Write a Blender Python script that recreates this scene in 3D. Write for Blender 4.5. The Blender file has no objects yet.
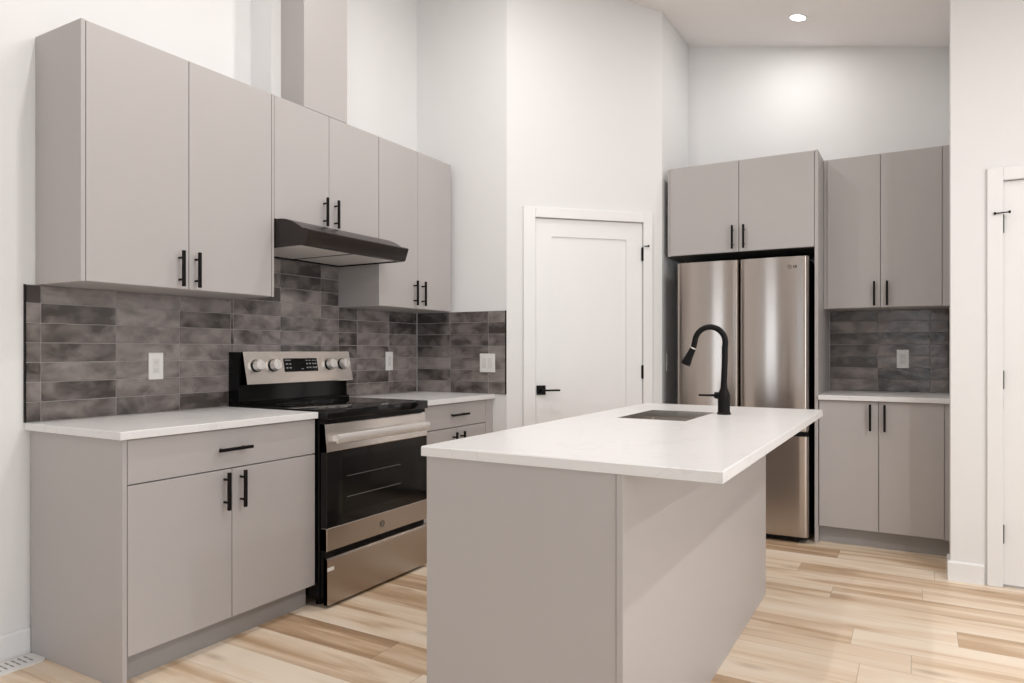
import bpy, bmesh, math, random
from mathutils import Vector, Matrix
random.seed(7)
S = bpy.context.scene
COL = S.collection
PI = math.pi

# ---------------------------------------------------------------- camera
cam_data = bpy.data.cameras.new('camera')
cam = bpy.data.objects.new('camera', cam_data)
COL.objects.link(cam)
cam.location = (3.0584, -1.3573, 1.1982)
cam.rotation_euler = (PI / 2, 0, 0.5247)
cam_data.sensor_width = 36
cam_data.lens = 701.76 / 1024 * 36
cam_data.shift_y = 9.3 / 1024
cam_data.clip_start = 0.02
S.camera = cam

# ---------------------------------------------------------------- light, exposure
S.view_settings.view_transform = 'Standard'
S.view_settings.look = 'None'
S.view_settings.gamma = 1
S.view_settings.use_curve_mapping = False
S.view_settings.exposure = 0.03
world = bpy.data.worlds.new('world'); S.world = world
world.use_nodes = True
world.node_tree.nodes['Background'].inputs[0].default_value = (0.80, 0.90, 1.0, 1)
world.node_tree.nodes['Background'].inputs[1].default_value = 1.0

# real room dimensions
CEIL0, CEILS = 3.878, 0.217          # ceiling height at x = 0 and fall per metre
def cz(x): return CEIL0 - CEILS * x
XE, YS, YB, XP, YR, XR0 = 6.5, -5.0, 4.013, 3.232, 2.968, 3.205
WIN_E = [(-3.6, -1.7, 0.35, 2.15), (-1.3, 0.6, 0.35, 2.15)]   # y0,y1,z0,z1 on the right wall
ADDED_WIN_S = [(0.25, 1.15, 0.05, 2.25), (2.6, 4.6, 0.9, 2.4)]                              # x0,x1,z0,z1 on the wall behind the camera; unseen openings added for steel reflections
LAMPS = [(2.384, 3.51), (2.384, 0.9), (4.15, 0.9), (1.35, 0.3), (1.35, -1.4), (1.35, 1.75), (4.15, -1.7), (4.15, 2.2), (5.6, 0.2)]  # first is seen; the rest are unseen, mostly added to balance the light
P_LAMP = [5, 11, 23, 11, 5, 12, 4, 3, 23]
P_EAST = [38, 26]
P_SOUTH = [12, 2]

def area_light(name, loc, rot, sx, sy, power, color=(1, 1, 1), shape='RECTANGLE'):
    l = bpy.data.lights.new(name, 'AREA'); l.shape = shape
    l.size = sx
    if shape == 'RECTANGLE': l.size_y = sy
    l.energy = power; l.color = color
    o = bpy.data.objects.new(name, l); o.location = loc; o.rotation_euler = rot
    COL.objects.link(o); return o
for (y0, y1, z0, z1), pw in zip(WIN_E, P_EAST):
    area_light('window_daylight', (XE + 0.10, (y0 + y1) / 2, (z0 + z1) / 2), (0, PI / 2, 0), z1 - z0 - .06, y1 - y0 - .06, pw, (0.88, 0.96, 1.04))
for (x0, x1, z0, z1), pw in zip(ADDED_WIN_S, P_SOUTH):
    area_light('window_daylight', ((x0 + x1) / 2, YS - 0.10, (z0 + z1) / 2), (PI / 2, 0, 0), x1 - x0 - .06, z1 - z0 - .06, pw, (0.88, 0.96, 1.04))  # daylight for the added openings behind the camera

# ---------------------------------------------------------------- materials
def nmat(name):
    m = bpy.data.materials.new(name); m.use_nodes = True
    nt = m.node_tree; b = nt.nodes['Principled BSDF']
    return m, nt, b
def N(nt, t, **kw):
    n = nt.nodes.new(t)
    for k, v in kw.items(): setattr(n, k, v)
    return n
def plain(name, col, rough=.5, metal=0.0, noise=.02, scale=6, bump=0.0, bscale=200, coat=0.0, spec=.5):
    m, nt, b = nmat(name)
    tc = N(nt, 'ShaderNodeTexCoord'); nz = N(nt, 'ShaderNodeTexNoise')
    nz.inputs['Scale'].default_value = scale
    nt.links.new(tc.outputs['Object'], nz.inputs['Vector'])
    mx = N(nt, 'ShaderNodeMix', data_type='RGBA')
    mx.inputs[6].default_value = tuple(c * (1 - noise) for c in col) + (1,)
    mx.inputs[7].default_value = tuple(min(1, c * (1 + noise)) for c in col) + (1,)
    nt.links.new(nz.outputs['Fac'], mx.inputs[0]); nt.links.new(mx.outputs[2], b.inputs['Base Color'])
    b.inputs['Roughness'].default_value = rough; b.inputs['Metallic'].default_value = metal
    b.inputs['Coat Weight'].default_value = coat
    b.inputs['Specular IOR Level'].default_value = spec
    if bump:
        n2 = N(nt, 'ShaderNodeTexNoise'); n2.inputs['Scale'].default_value = bscale
        nt.links.new(tc.outputs['Object'], n2.inputs['Vector'])
        bp = N(nt, 'ShaderNodeBump'); bp.inputs['Strength'].default_value = bump; bp.inputs['Distance'].default_value = .002
        nt.links.new(n2.outputs['Fac'], bp.inputs['Height']); nt.links.new(bp.outputs['Normal'], b.inputs['Normal'])
    return m
M = {}
M['wall'] = plain('wall_paint', (.80, .795, .79), .75, noise=.008, scale=1.5, bump=.12, bscale=120)
M['ceiling'] = plain('ceiling_paint', (.93, .895, .88), .85, noise=.008, scale=1.5, bump=.15, bscale=90)
M['trim'] = plain('trim_paint', (.83, .825, .82), .35, noise=.006)
M['cab'] = plain('grey_laminate', (.455, .426, .416), .42, noise=.012, scale=2.5)
M['cab_in'] = plain('dark_cabinet_gap', (.12, .11, .10), .7)  # dark tone paints in the shade behind and beneath cabinet fronts
M['toe'] = plain('grey_toe_kick', (.36, .34, .33), .5)
M['black'] = plain('black_metal', (.006, .005, .005), .45, noise=.1, spec=.16)
M['black_gloss'] = plain('black_gloss_enamel', (.004, .004, .004), .10, noise=.05, spec=.22)
M['black_glass'] = plain('black_glass', (.006, .006, .006), .07, noise=.05, spec=.30)
M['black_plastic'] = plain('black_plastic', (.007, .007, .007), .5, spec=.15)
M['grout'] = plain('grey_grout', (.36, .335, .32), .8, noise=.08, scale=20)
M['plate'] = plain('white_plastic', (.80, .78, .76), .3, noise=.005)
M['plate_in'] = plain('white_device_plastic', (.70, .68, .66), .3, noise=.005)
M['slot'] = plain('socket_slot', (.30, .29, .28), .5)
M['hood_steel'] = plain('dark_brushed_steel', (.040, .033, .032), .26, .55, noise=.06)
M['filter'] = plain('aluminium_filter', (.80, .78, .76), .45, .15, noise=.04, scale=60)
M['chrome'] = plain('satin_chrome', (.72, .70, .67), .22, 1.0, noise=.02)
M['legend'] = plain('printed_legend', (.35, .35, .36), .5)
M['emblem'] = plain('emblem_grey', (.10, .09, .09), .35, .6)

def steel(name, col, rough, tangent, fine_axis, rot=0.0, aniso=.75):
    m, nt, b = nmat(name)
    tc = N(nt, 'ShaderNodeTexCoord'); mp = N(nt, 'ShaderNodeMapping')
    sc = [4, 4, 4]; sc[fine_axis] = 900
    mp.inputs['Scale'].default_value = sc
    nz = N(nt, 'ShaderNodeTexNoise'); nz.inputs['Scale'].default_value = 1.0; nz.inputs['Detail'].default_value = 3
    nt.links.new(tc.outputs['Object'], mp.inputs['Vector']); nt.links.new(mp.outputs[0], nz.inputs['Vector'])
    mx = N(nt, 'ShaderNodeMix', data_type='RGBA')
    mx.inputs[6].default_value = tuple(c * .985 for c in col) + (1,)
    mx.inputs[7].default_value = tuple(min(1, c * 1.015) for c in col) + (1,)
    nt.links.new(nz.outputs['Fac'], mx.inputs[0]); nt.links.new(mx.outputs[2], b.inputs['Base Color'])
    b.inputs['Metallic'].default_value = 1; b.inputs['Roughness'].default_value = rough
    b.inputs['Anisotropic'].default_value = aniso; b.inputs['Anisotropic Rotation'].default_value = rot
    cx = N(nt, 'ShaderNodeCombineXYZ')
    for i in range(3): cx.inputs[i].default_value = tangent[i]
    nt.links.new(cx.outputs[0], b.inputs['Tangent'])
    return m
M['steel_x'] = steel('brushed_steel_fridge', (.45, .400, .365), .19, (1, 0, 0), 2, rot=.25, aniso=.85)
M['steel_y'] = steel('brushed_steel_range', (.44, .395, .36), .25, (0, 1, 0), 2, rot=.25)
M['steel_panel'] = steel('brushed_steel_panel', (.72, .68, .64), .25, (0, 1, 0), 2, rot=.25)  # same range steel, made paler to paint in bright reflections
M['knob'] = plain('knob_metal', (.82, .80, .78), .38, .75, noise=.02)
M['burner'] = plain('burner_print', (.03, .03, .03), .3)
M['rack'] = plain('oven_rack_wire', (.14, .14, .14), .4)
M['steel_sink'] = plain('sink_steel', (.62, .56, .51), .36, 1.0, noise=.03)

def mat_tile():
    m, nt, b = nmat('glazed_tile')
    tc = N(nt, 'ShaderNodeTexCoord')
    at = N(nt, 'ShaderNodeAttribute', attribute_name='tint')
    n1 = N(nt, 'ShaderNodeTexNoise'); n1.inputs['Scale'].default_value = 8; n1.inputs['Detail'].default_value = 3; n1.inputs['Distortion'].default_value = .4
    add = N(nt, 'ShaderNodeVectorMath', operation='MULTIPLY_ADD')
    add.inputs[1].default_value = (11, 7, 3)
    nt.links.new(at.outputs['Color'], add.inputs[0]); nt.links.new(tc.outputs['Object'], add.inputs[2])
    mp = N(nt, 'ShaderNodeMapping'); mp.inputs['Scale'].default_value = (1, 1, 1.6)
    nt.links.new(add.outputs[0], mp.inputs['Vector']); nt.links.new(mp.outputs[0], n1.inputs['Vector'])
    cr = N(nt, 'ShaderNodeValToRGB')
    cr.color_ramp.elements[0].position = .30; cr.color_ramp.elements[0].color = (.060, .050, .046, 1)
    cr.color_ramp.elements[1].position = .72; cr.color_ramp.elements[1].color = (.30, .262, .248, 1)
    sep = N(nt, 'ShaderNodeSeparateColor'); nt.links.new(at.outputs['Color'], sep.inputs[0])
    ma = N(nt, 'ShaderNodeMath', operation='MULTIPLY_ADD'); ma.inputs[1].default_value = .34; ma.inputs[2].default_value = -.17
    nt.links.new(sep.outputs[0], ma.inputs[0])
    ad = N(nt, 'ShaderNodeMath', operation='ADD'); nt.links.new(n1.outputs['Fac'], ad.inputs[0]); nt.links.new(ma.outputs[0], ad.inputs[1])
    nt.links.new(ad.outputs[0], cr.inputs[0]); nt.links.new(cr.outputs[0], b.inputs['Base Color'])
    b.inputs['Roughness'].default_value = .13; b.inputs['Specular IOR Level'].default_value = .6
    n2 = N(nt, 'ShaderNodeTexNoise'); n2.inputs['Scale'].default_value = 11; n2.inputs['Detail'].default_value = 2
    nt.links.new(mp.outputs[0], n2.inputs['Vector'])
    bp = N(nt, 'ShaderNodeBump'); bp.inputs['Strength'].default_value = .7; bp.inputs['Distance'].default_value = .006
    nt.links.new(n2.outputs['Fac'], bp.inputs['Height']); nt.links.new(bp.outputs['Normal'], b.inputs['Normal'])
    return m
M['tile'] = mat_tile()

def mat_quartz():
    m, nt, b = nmat('white_quartz')
    tc = N(nt, 'ShaderNodeTexCoord')
    n0 = N(nt, 'ShaderNodeTexNoise'); n0.inputs['Scale'].default_value = 3; n0.inputs['Detail'].default_value = 6; n0.inputs['Distortion'].default_value = 1.2
    nt.links.new(tc.outputs['Object'], n0.inputs['Vector'])
    cr = N(nt, 'ShaderNodeValToRGB'); e = cr.color_ramp.elements
    e[0].position = .485; e[0].color = (.80, .79, .785, 1); e[1].position = .515; e[1].color = (.80, .79, .785, 1)
    k = e.new(.50); k.color = (.745, .735, .725, 1)
    nt.links.new(n0.outputs['Fac'], cr.inputs[0])
    n1 = N(nt, 'ShaderNodeTexNoise'); n1.inputs['Scale'].default_value = 60; nt.links.new(tc.outputs['Object'], n1.inputs['Vector'])
    mx = N(nt, 'ShaderNodeMix', data_type='RGBA', blend_type='MULTIPLY'); mx.inputs[0].default_value = .06
    nt.links.new(cr.outputs[0], mx.inputs[6]); nt.links.new(n1.outputs['Color'], mx.inputs[7])
    nt.links.new(mx.outputs[2], b.inputs['Base Color'])
    b.inputs['Roughness'].default_value = .28; b.inputs['Specular IOR Level'].default_value = .35
    return m
M['quartz'] = mat_quartz()

def mat_floor():
    m, nt, b = nmat('oak_planks')
    L = nt.links.new
    tc = N(nt, 'ShaderNodeTexCoord'); sp = N(nt, 'ShaderNodeSeparateXYZ'); L(tc.outputs['Object'], sp.inputs[0])
    def math_(op, a, bb=None, c=None):
        n = N(nt, 'ShaderNodeMath', operation=op)
        for i, v in enumerate((a, bb, c)):
            if v is None: continue
            if isinstance(v, (int, float)): n.inputs[i].default_value = v
            else: L(v, n.inputs[i])
        return n.outputs[0]
    W, LEN = .182, 1.22
    yr = math_('DIVIDE', sp.outputs[1], W); row = math_('FLOOR', yr); fy = math_('FRACT', yr)
    wn = N(nt, 'ShaderNodeTexWhiteNoise', noise_dimensions='1D'); L(row, wn.inputs['W'])
    xo = math_('MULTIPLY_ADD', wn.outputs['Value'], LEN, sp.outputs[0]); xr = math_('DIVIDE', xo, LEN)
    pl = math_('FLOOR', xr); fx = math_('FRACT', xr)
    cb = N(nt, 'ShaderNodeCombineXYZ'); L(row, cb.inputs[0]); L(pl, cb.inputs[1])
    w2 = N(nt, 'ShaderNodeTexWhiteNoise', noise_dimensions='3D'); L(cb.outputs[0], w2.inputs['Vector'])
    # grain: stretched along x, decorrelated per plank
    off = N(nt, 'ShaderNodeVectorMath', operation='MULTIPLY_ADD'); off.inputs[1].default_value = (9, 5, 7)
    L(w2.outputs['Color'], off.inputs[0]); L(tc.outputs['Object'], off.inputs[2])
    mp = N(nt, 'ShaderNodeMapping'); mp.inputs['Scale'].default_value = (1.1, 13, 1); L(off.outputs[0], mp.inputs['Vector'])
    g1 = N(nt, 'ShaderNodeTexNoise'); g1.inputs['Scale'].default_value = 1.0; g1.inputs['Detail'].default_value = 5; g1.inputs['Distortion'].default_value = .5
    L(mp.outputs[0], g1.inputs['Vector'])
    mp2 = N(nt, 'ShaderNodeMapping'); mp2.inputs['Scale'].default_value = (6, 130, 1); L(off.outputs[0], mp2.inputs['Vector'])
    g2 = N(nt, 'ShaderNodeTexNoise'); g2.inputs['Scale'].default_value = 1.0; g2.inputs['Detail'].default_value = 3
    L(mp2.outputs[0], g2.inputs['Vector'])
    tone = math_('MULTIPLY_ADD', w2.outputs['Value'], .60, math_('MULTIPLY_ADD', g1.outputs['Fac'], 1.35, -.38))
    tone = math_('ADD', tone, math_('MULTIPLY_ADD', g2.outputs['Fac'], .10, -.05))
    cr = N(nt, 'ShaderNodeValToRGB'); e = cr.color_ramp.elements
    e[0].position = .12; e[0].color = (.40, .26, .155, 1)
    e[1].position = .86; e[1].color = (.88, .76, .62, 1)
    k = e.new(.37); k.color = (.58, .405, .255, 1)
    k = e.new(.60); k.color = (.80, .645, .485, 1)
    L(tone, cr.inputs[0])
    # knots
    mk = N(nt, 'ShaderNodeMapping'); mk.inputs['Scale'].default_value = (2.2, 7, 1); L(off.outputs[0], mk.inputs['Vector'])
    vo = N(nt, 'ShaderNodeTexVoronoi'); vo.inputs['Scale'].default_value = 1.0; L(mk.outputs[0], vo.inputs['Vector'])
    kn = N(nt, 'ShaderNodeMapRange'); kn.inputs['From Min'].default_value = .02; kn.inputs['From Max'].default_value = .20; kn.inputs['To Min'].default_value = .45; kn.inputs['To Max'].default_value = 0
    L(vo.outputs['Distance'], kn.inputs['Value'])
    mixk = N(nt, 'ShaderNodeMix', data_type='RGBA'); L(kn.outputs[0], mixk.inputs[0]); L(cr.outputs[0], mixk.inputs[6]); mixk.inputs[7].default_value = (.27, .155, .08, 1)
    # seams
    ey = math_('MINIMUM', fy, math_('SUBTRACT', 1, fy)); ex = math_('MINIMUM', fx, math_('SUBTRACT', 1, fx))
    sy = math_('LESS_THAN', ey, .006); sx = math_('LESS_THAN', ex, .0012); seam = math_('MAXIMUM', sy, sx)
    mixs = N(nt, 'ShaderNodeMix', data_type='RGBA'); L(math_('MULTIPLY', seam, .45), mixs.inputs[0]); L(mixk.outputs[2], mixs.inputs[6]); mixs.inputs[7].default_value = (.22, .14, .08, 1)
    L(mixs.outputs[2], b.inputs['Base Color'])
    b.inputs['Roughness'].default_value = .42
    return m
M['floor'] = mat_floor()

def emit(name, col, st):
    m = bpy.data.materials.new(name); m.use_nodes = True; nt = m.node_tree
    b = nt.nodes['Principled BSDF']
    b.inputs['Base Color'].default_value = (1, 1, 1, 1)
    b.inputs['Emission Color'].default_value = col + (1,); b.inputs['Emission Strength'].default_value = st
    return m
M['lamp'] = emit('downlight_lens', (1, .97, .92), 9)

# ---------------------------------------------------------------- mesh helpers (world coordinates)
def box(bm, x0, x1, y0, y1, z0, z1, bev=0.0, seg=1, rot=None):
    r = bmesh.ops.create_cube(bm, size=1)
    vs = r['verts']
    c = Vector(((x0 + x1) / 2, (y0 + y1) / 2, (z0 + z1) / 2))
    for v in vs: v.co = Vector((v.co.x * (x1 - x0), v.co.y * (y1 - y0), v.co.z * (z1 - z0))) + c
    if bev > 0:
        es = list({e for v in vs for e in v.link_edges})
        bmesh.ops.bevel(bm, geom=es, offset=bev, segments=seg, profile=.5, affect='EDGES')
    return vs
def prism(bm, pts, axis, a, b):
    """closed polygon pts (2-D) extruded from a to b along axis ('x','y','z')"""
    def mk(p, t):
        if axis == 'x': return (t, p[0], p[1])
        if axis == 'y': return (p[0], t, p[1])
        return (p[0], p[1], t)
    A = [bm.verts.new(mk(p, a)) for p in pts]; B = [bm.verts.new(mk(p, b)) for p in pts]
    n = len(pts)
    for i in range(n): bm.faces.new((A[i], A[(i + 1) % n], B[(i + 1) % n], B[i]))
    bm.faces.new(A[::-1]); bm.faces.new(B)
def cyl(bm, p0, p1, r, seg=20, r2=None):
    p0, p1 = Vector(p0), Vector(p1); d = p1 - p0
    res = bmesh.ops.create_cone(bm, cap_ends=True, segments=seg, radius1=r, radius2=(r if r2 is None else r2), depth=d.length)
    m = Matrix.Translation((p0 + p1) / 2) @ d.to_track_quat('Z', 'Y').to_matrix().to_4x4()
    bmesh.ops.transform(bm, matrix=m, verts=res['verts'])
def tube(bm, pts, rad, seg=16):
    pts = [Vector(p) for p in pts]
    if not isinstance(rad, (list, tuple)): rad = [rad] * len(pts)
    rings = []
    up = None
    for i, p in enumerate(pts):
        t = (pts[min(i + 1, len(pts) - 1)] - pts[max(i - 1, 0)]).normalized()
        if up is None:
            up = Vector((0, 1, 0)) if abs(t.y) < .9 else Vector((1, 0, 0))
        a = (up - t * up.dot(t)).normalized(); up = a; bb = t.cross(a)
        rings.append([bm.verts.new(p + (a * math.cos(2 * PI * k / seg) + bb * math.sin(2 * PI * k / seg)) * rad[i]) for k in range(seg)])
    for i in range(len(rings) - 1):
        for k in range(seg):
            bm.faces.new((rings[i][k], rings[i][(k + 1) % seg], rings[i + 1][(k + 1) % seg], rings[i + 1][k]))
    bm.faces.new(rings[0][::-1]); bm.faces.new(rings[-1])
def wpos(o):
    l = Vector((0, 0, 0))
    while o is not None: l += o.location; o = o.parent
    return l
def obj(name, bm, m, parent=None, smooth=False, org=None):
    """mesh written in world coordinates -> one object; origin at org"""
    bmesh.ops.recalc_face_normals(bm, faces=bm.faces)
    me = bpy.data.meshes.new(name); 
    pp = wpos(parent) if parent is not None else Vector((0, 0, 0))
    if org is None and bm.verts:
        xs = [v.co for v in bm.verts]
        org = Vector([(min(c[i] for c in xs) + max(c[i] for c in xs)) / 2 for i in (0, 1)] + [min(c[2] for c in xs)])
    org = Vector(org)
    bmesh.ops.translate(bm, vec=-org, verts=bm.verts)
    bm.to_mesh(me); bm.free()
    if smooth:
        for p in me.polygons: p.use_smooth = True
        me.set_sharp_from_angle(angle=math.radians(35))
    if isinstance(m, (list, tuple)):
        for k in m: me.materials.append(k)
    else: me.materials.append(m)
    o = bpy.data.objects.new(name, me); COL.objects.link(o)
    o.parent = parent; o.location = org - pp
    return o
def thing(name, label, cat, loc, group=None):
    o = bpy.data.objects.new(name, None); COL.objects.link(o); o.location = loc
    o.empty_display_size = .1
    return tag(o, label, cat, group)
GROUPS = {'wall_cabinet': 'grey wall cabinets', 'base_cabinet': 'grey base cabinets', 'tile_backsplash': 'dark grey tile backsplashes', 'countertop': 'white quartz countertops', 'wall_outlet': 'white wall outlets', 'light_switch': 'white light switches'}
def tag(o, label, cat, group=None):
    group = group or GROUPS.get(o.name.split('.')[0])
    o['label'] = label; o['category'] = cat
    if group: o['group'] = group
    return o
def struct(name, bm, m, parent=None, **k):
    o = obj(name, bm, m, parent, **k)
    if parent is None: o['kind'] = 'structure'
    return o
def B(*a, **k):
    bm = bmesh.new(); box(bm, *a, **k); return bm

# ---------------------------------------------------------------- room shell
bm = B(-.3, XE + .3, YS - .3, 4.4, -.12, 0); struct('floor', bm, M['floor'], org=(0, 0, 0))
bm = bmesh.new()
prism(bm, [(-.3, cz(-.3)), (XE + .3, cz(XE + .3)), (XE + .3, cz(XE + .3) + .15), (-.3, cz(-.3) + .15)], 'y', YS - .3, 4.4)
struct('ceiling', bm, M['ceiling'])

def wall(name, p0, p1, out, holes=(), th=.14, m=None):
    """vertical wall from p0 to p1 (plan), thickness towards 'out' (unit 2-D); holes = (s0,s1,z0,z1)"""
    bm = bmesh.new()
    p0 = Vector(p0); p1 = Vector(p1); L = (p1 - p0).length; d = (p1 - p0) / L; o = Vector(out)
    def slab(s0, s1, z0, z1):
        a, b = p0 + d * s0, p0 + d * s1
        vs = []
        for q in (a, b, b + o * th, a + o * th):
            vs.append((q.x, q.y, z0))
        tops = []
        for q in (a, b, b + o * th, a + o * th):
            tops.append((q.x, q.y, z1 if z1 is not None else cz(q.x)))
        V = [bm.verts.new(v) for v in vs] + [bm.verts.new(v) for v in tops]
        for f in ((0, 1, 2, 3), (7, 6, 5, 4), (0, 4, 5, 1), (1, 5, 6, 2), (2, 6, 7, 3), (3, 7, 4, 0)):
            bm.faces.new([V[i] for i in f])
    s = 0
    for (a, b, z0, z1) in sorted(holes):
        if a > s: slab(s, a, 0, None)
        if z0 > 0: slab(a, b, 0, z0)
        slab(a, b, z1, None); s = b
    slab(s, L, 0, None)
    return struct(name, bm, m or M['wall'])
DX, DY = .735, 2.587                 # left end of the diagonal wall
XS_ = 1.522; DE = (XS_, DY + (XS_ - DX))   # its right end
R2 = math.sqrt(.5)
D1 = (.190, .970, .005, 2.080)         # pantry door opening along the diagonal wall
D2 = (3.428, 4.206, 2.062)             # right door opening x0,x1,top
wall('wall_left', (0, YS), (0, DY), (-1, 0))
wall('wall_return', (0, DY), (DX, DY), (0, 1), th=.02)
wall('wall_diagonal', (DX, DY), DE, (-R2, R2), holes=[(D1[0], D1[1], 0, D1[3])], th=.11)
wall('wall_stub', DE, (XS_, YB), (-1, 0), th=.02)
wall('wall_back', (XS_ - .3, YB), (XP + .14, YB), (0, 1))
wall('wall_niche', (XP, YR + .139), (XP, YB), (1, 0), th=.14)
wall('wall_right', (XR0, YR), (XE, YR), (0, 1), holes=[(D2[0] - XR0, D2[1] - XR0, 0, D2[2])], th=.139)
wall('wall_east', (XE, YS), (XE, YR), (1, 0), holes=[(a - YS, b - YS, c, d) for a, b, c, d in WIN_E])
wall('wall_behind', (0, YS), (XE, YS), (0, -1), holes=[(a, b, c, d) for a, b, c, d in ADDED_WIN_S])
# dark spaces behind the two doors
nwin = 0
def window_frame(name, along, a0, a1, z0, z1, pos, out):
    bm = bmesh.new()
    def bar(u0, u1, w0, w1):
        if along == 'y': box(bm, pos, pos + out * .05, u0, u1, w0, w1)
        else: box(bm, u0, u1, pos, pos + out * .05, w0, w1)
    t = .05
    bar(a0, a1, z0, z0 + t); bar(a0, a1, z1 - t, z1); bar(a0, a0 + t, z0 + t, z1 - t); bar(a1 - t, a1, z0 + t, z1 - t)
    mid = (a0 + a1) / 2; bar(mid - .025, mid + .025, z0 + t, z1 - t)
    struct(name, bm, M['trim'])
for w in WIN_E:
    nwin += 1; window_frame('window_%d' % nwin, 'y', w[0], w[1], w[2], w[3], XE + .01, 1)
for w in ADDED_WIN_S:
    nwin += 1; window_frame('window_%d' % nwin, 'x', w[0], w[1], w[2], w[3], YS - .06, 1)  # frames of the added, unseen windows

# baseboards
def baseboard(name, p0, p1, n, h=.102, th=.013):
    bm = bmesh.new(); p0 = Vector(p0); p1 = Vector(p1); n = Vector(n)
    prof = [(0, 0), (th, 0), (th, h - .008), (th - .005, h), (0, h)]
    A = [bm.verts.new((p0.x + n.x * a, p0.y + n.y * a, z)) for a, z in prof]
    C = [bm.verts.new((p1.x + n.x * a, p1.y + n.y * a, z)) for a, z in prof]
    for i in range(5): bm.faces.new((A[i], A[(i + 1) % 5], C[(i + 1) % 5], C[i]))
    bm.faces.new(A); bm.faces.new(C)
    struct(name, bm, M['trim'])
baseboard('baseboard_left', (0, YS), (0, .094), (1, 0))
baseboard('baseboard_return', (.64, DY), (DX, DY), (0, -1))
def dp(s, off=0): return (DX + R2 * s + R2 * off, DY + R2 * s - R2 * off)
LD = (XS_ - DX) / R2
baseboard('baseboard_diagonal', dp(1.035), dp(LD), (R2, -R2))
baseboard('baseboard_stub', (XS_, DE[1]), (XS_, YB), (1, 0))
baseboard('baseboard_niche', (XR0, YR), (XR0, YR + .139), (-1, 0))
baseboard('baseboard_right', (XR0 - .013, YR), (D2[0] - .078, YR), (0, -1))
baseboard('baseboard_far_right', (D2[1] + .078, YR), (XE, YR), (0, -1))
baseboard('baseboard_east', (XE, YS), (XE, YR), (-1, 0))
baseboard('baseboard_behind', (0, YS), (ADDED_WIN_S[0][0], YS), (0, 1))

# ---------------------------------------------------------------- doors (local frame: s along the wall, q out of the wall, z)
def frame_map(p0, d, n):
    p0 = Vector(p0); d = Vector(d); n = Vector(n)
    return Matrix(((d.x, n.x, 0, p0.x), (d.y, n.y, 0, p0.y), (0, 0, 1, 0), (0, 0, 0, 1)))
def tf(bm, mt): bmesh.ops.transform(bm, matrix=mt, verts=bm.verts); return bm
def make_door(idx, mt, s0, s1, top, hinge_s, hz, lever=None, both=True, cwl=.066):
    cw, cp = .066, .016
    bm = bmesh.new()                      # casing, mitre-like butt joints
    box(bm, s0 - cwl, s0 + .002, 0, cp, 0, top + cw, bev=.003)
    box(bm, s1 - .002, s1 + cw, 0, cp, 0, top + cw, bev=.003)
    box(bm, s0 + .002, s1 - .002, 0, cp, top - .002, top + cw, bev=.003)
    struct('trim_%d' % idx, tf(bm, mt), M['trim'])
    bm = bmesh.new()                      # jamb
    box(bm, s0 - .001, s0 + .001, -.11, 0, 0, top); box(bm, s1 - .001, s1 + .001, -.11, 0, 0, top); box(bm, s0, s1, -.11, 0, top - .001, top + .001)
    box(bm, s0, s0 + .012, -.06, -.047, 0, top); box(bm, s1 - .012, s1, -.06, -.047, 0, top); box(bm, s0, s1, -.06, -.047, top - .014, top)
    struct('trim_%d' % (idx + 2), tf(bm, mt), M['trim'])
    g = .004; L0, L1, Z0, Z1 = s0 + g, s1 - g, .014, top - g
    st = .118                             # stile width
    bm = bmesh.new()
    q0, q1 = -.044, -.008
    box(bm, L0, L1, q0, q1 - .009, Z0, Z1)
    box(bm, L0, L0 + st, q1 - .009, q1, Z0, Z1); box(bm, L1 - st, L1, q1 - .009, q1, Z0, Z1)
    box(bm, L0 + st, L1 - st, q1 - .009, q1, Z1 - st, Z1); box(bm, L0 + st, L1 - st, q1 - .009, q1, Z0, Z0 + .19)
    d = struct('door_%d' % idx, tf(bm, mt), M['trim'])
    for k, z in enumerate(hz):
        bm = bmesh.new(); cyl(bm, (hinge_s, .004, z - .047), (hinge_s, .004, z + .047), .008, 12)
        sgn = 1 if hinge_s < (s0 + s1) / 2 else -1
        box(bm, min(hinge_s, hinge_s + sgn * .009), max(hinge_s, hinge_s + sgn * .009), -.008, -.001, z - .044, z + .044)
        if k == 0:               # hinge-pin door stop
            cyl(bm, (hinge_s - (.030 if both else .002), .022, z + .052), (hinge_s + .026, .026, z + .054), .003, 8)
            if both: cyl(bm, (hinge_s - .036, .020, z + .052), (hinge_s - .028, .022, z + .052), .007, 12)
            cyl(bm, (hinge_s + .024, .028, z + .054), (hinge_s + .033, .028, z + .054), .007, 12)
        obj('hinge', tf(bm, mt), M['black'], d, smooth=True)
    if lever:
        s, z, dr = lever
        bm = bmesh.new(); box(bm, s - .031, s + .031, q1 + .0005, q1 + .010, z - .031, z + .031, bev=.002)
        cyl(bm, (s, q1 + .008, z), (s, q1 + .052, z), .011, 16)
        box(bm, min(s - dr * .011, s + dr * .118), max(s - dr * .011, s + dr * .118), q1 + .043, q1 + .055, z - .006, z + .006, bev=.002)
        obj('door_handle', tf(bm, mt), M['black'], d)
        bm = B(s0 + .001, s0 + .004, -.03, -.006, z - .035, z + .025); obj('strike_plate', tf(bm, mt), M['black'], d)
mt1 = frame_map((DX, DY), (R2, R2), (R2, -R2))
make_door(1, mt1, D1[0], D1[1], D1[3], .968, (1.862, 1.053, .265), lever=(.236, .938, 1), both=False, cwl=.080)
mt2 = frame_map((0, YR), (1, 0), (0, -1))
make_door(2, mt2, D2[0], D2[1], D2[2], D2[0] - .001, (1.842, 1.051, .270), lever=(D2[1] - .07, .938, -1))

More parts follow.
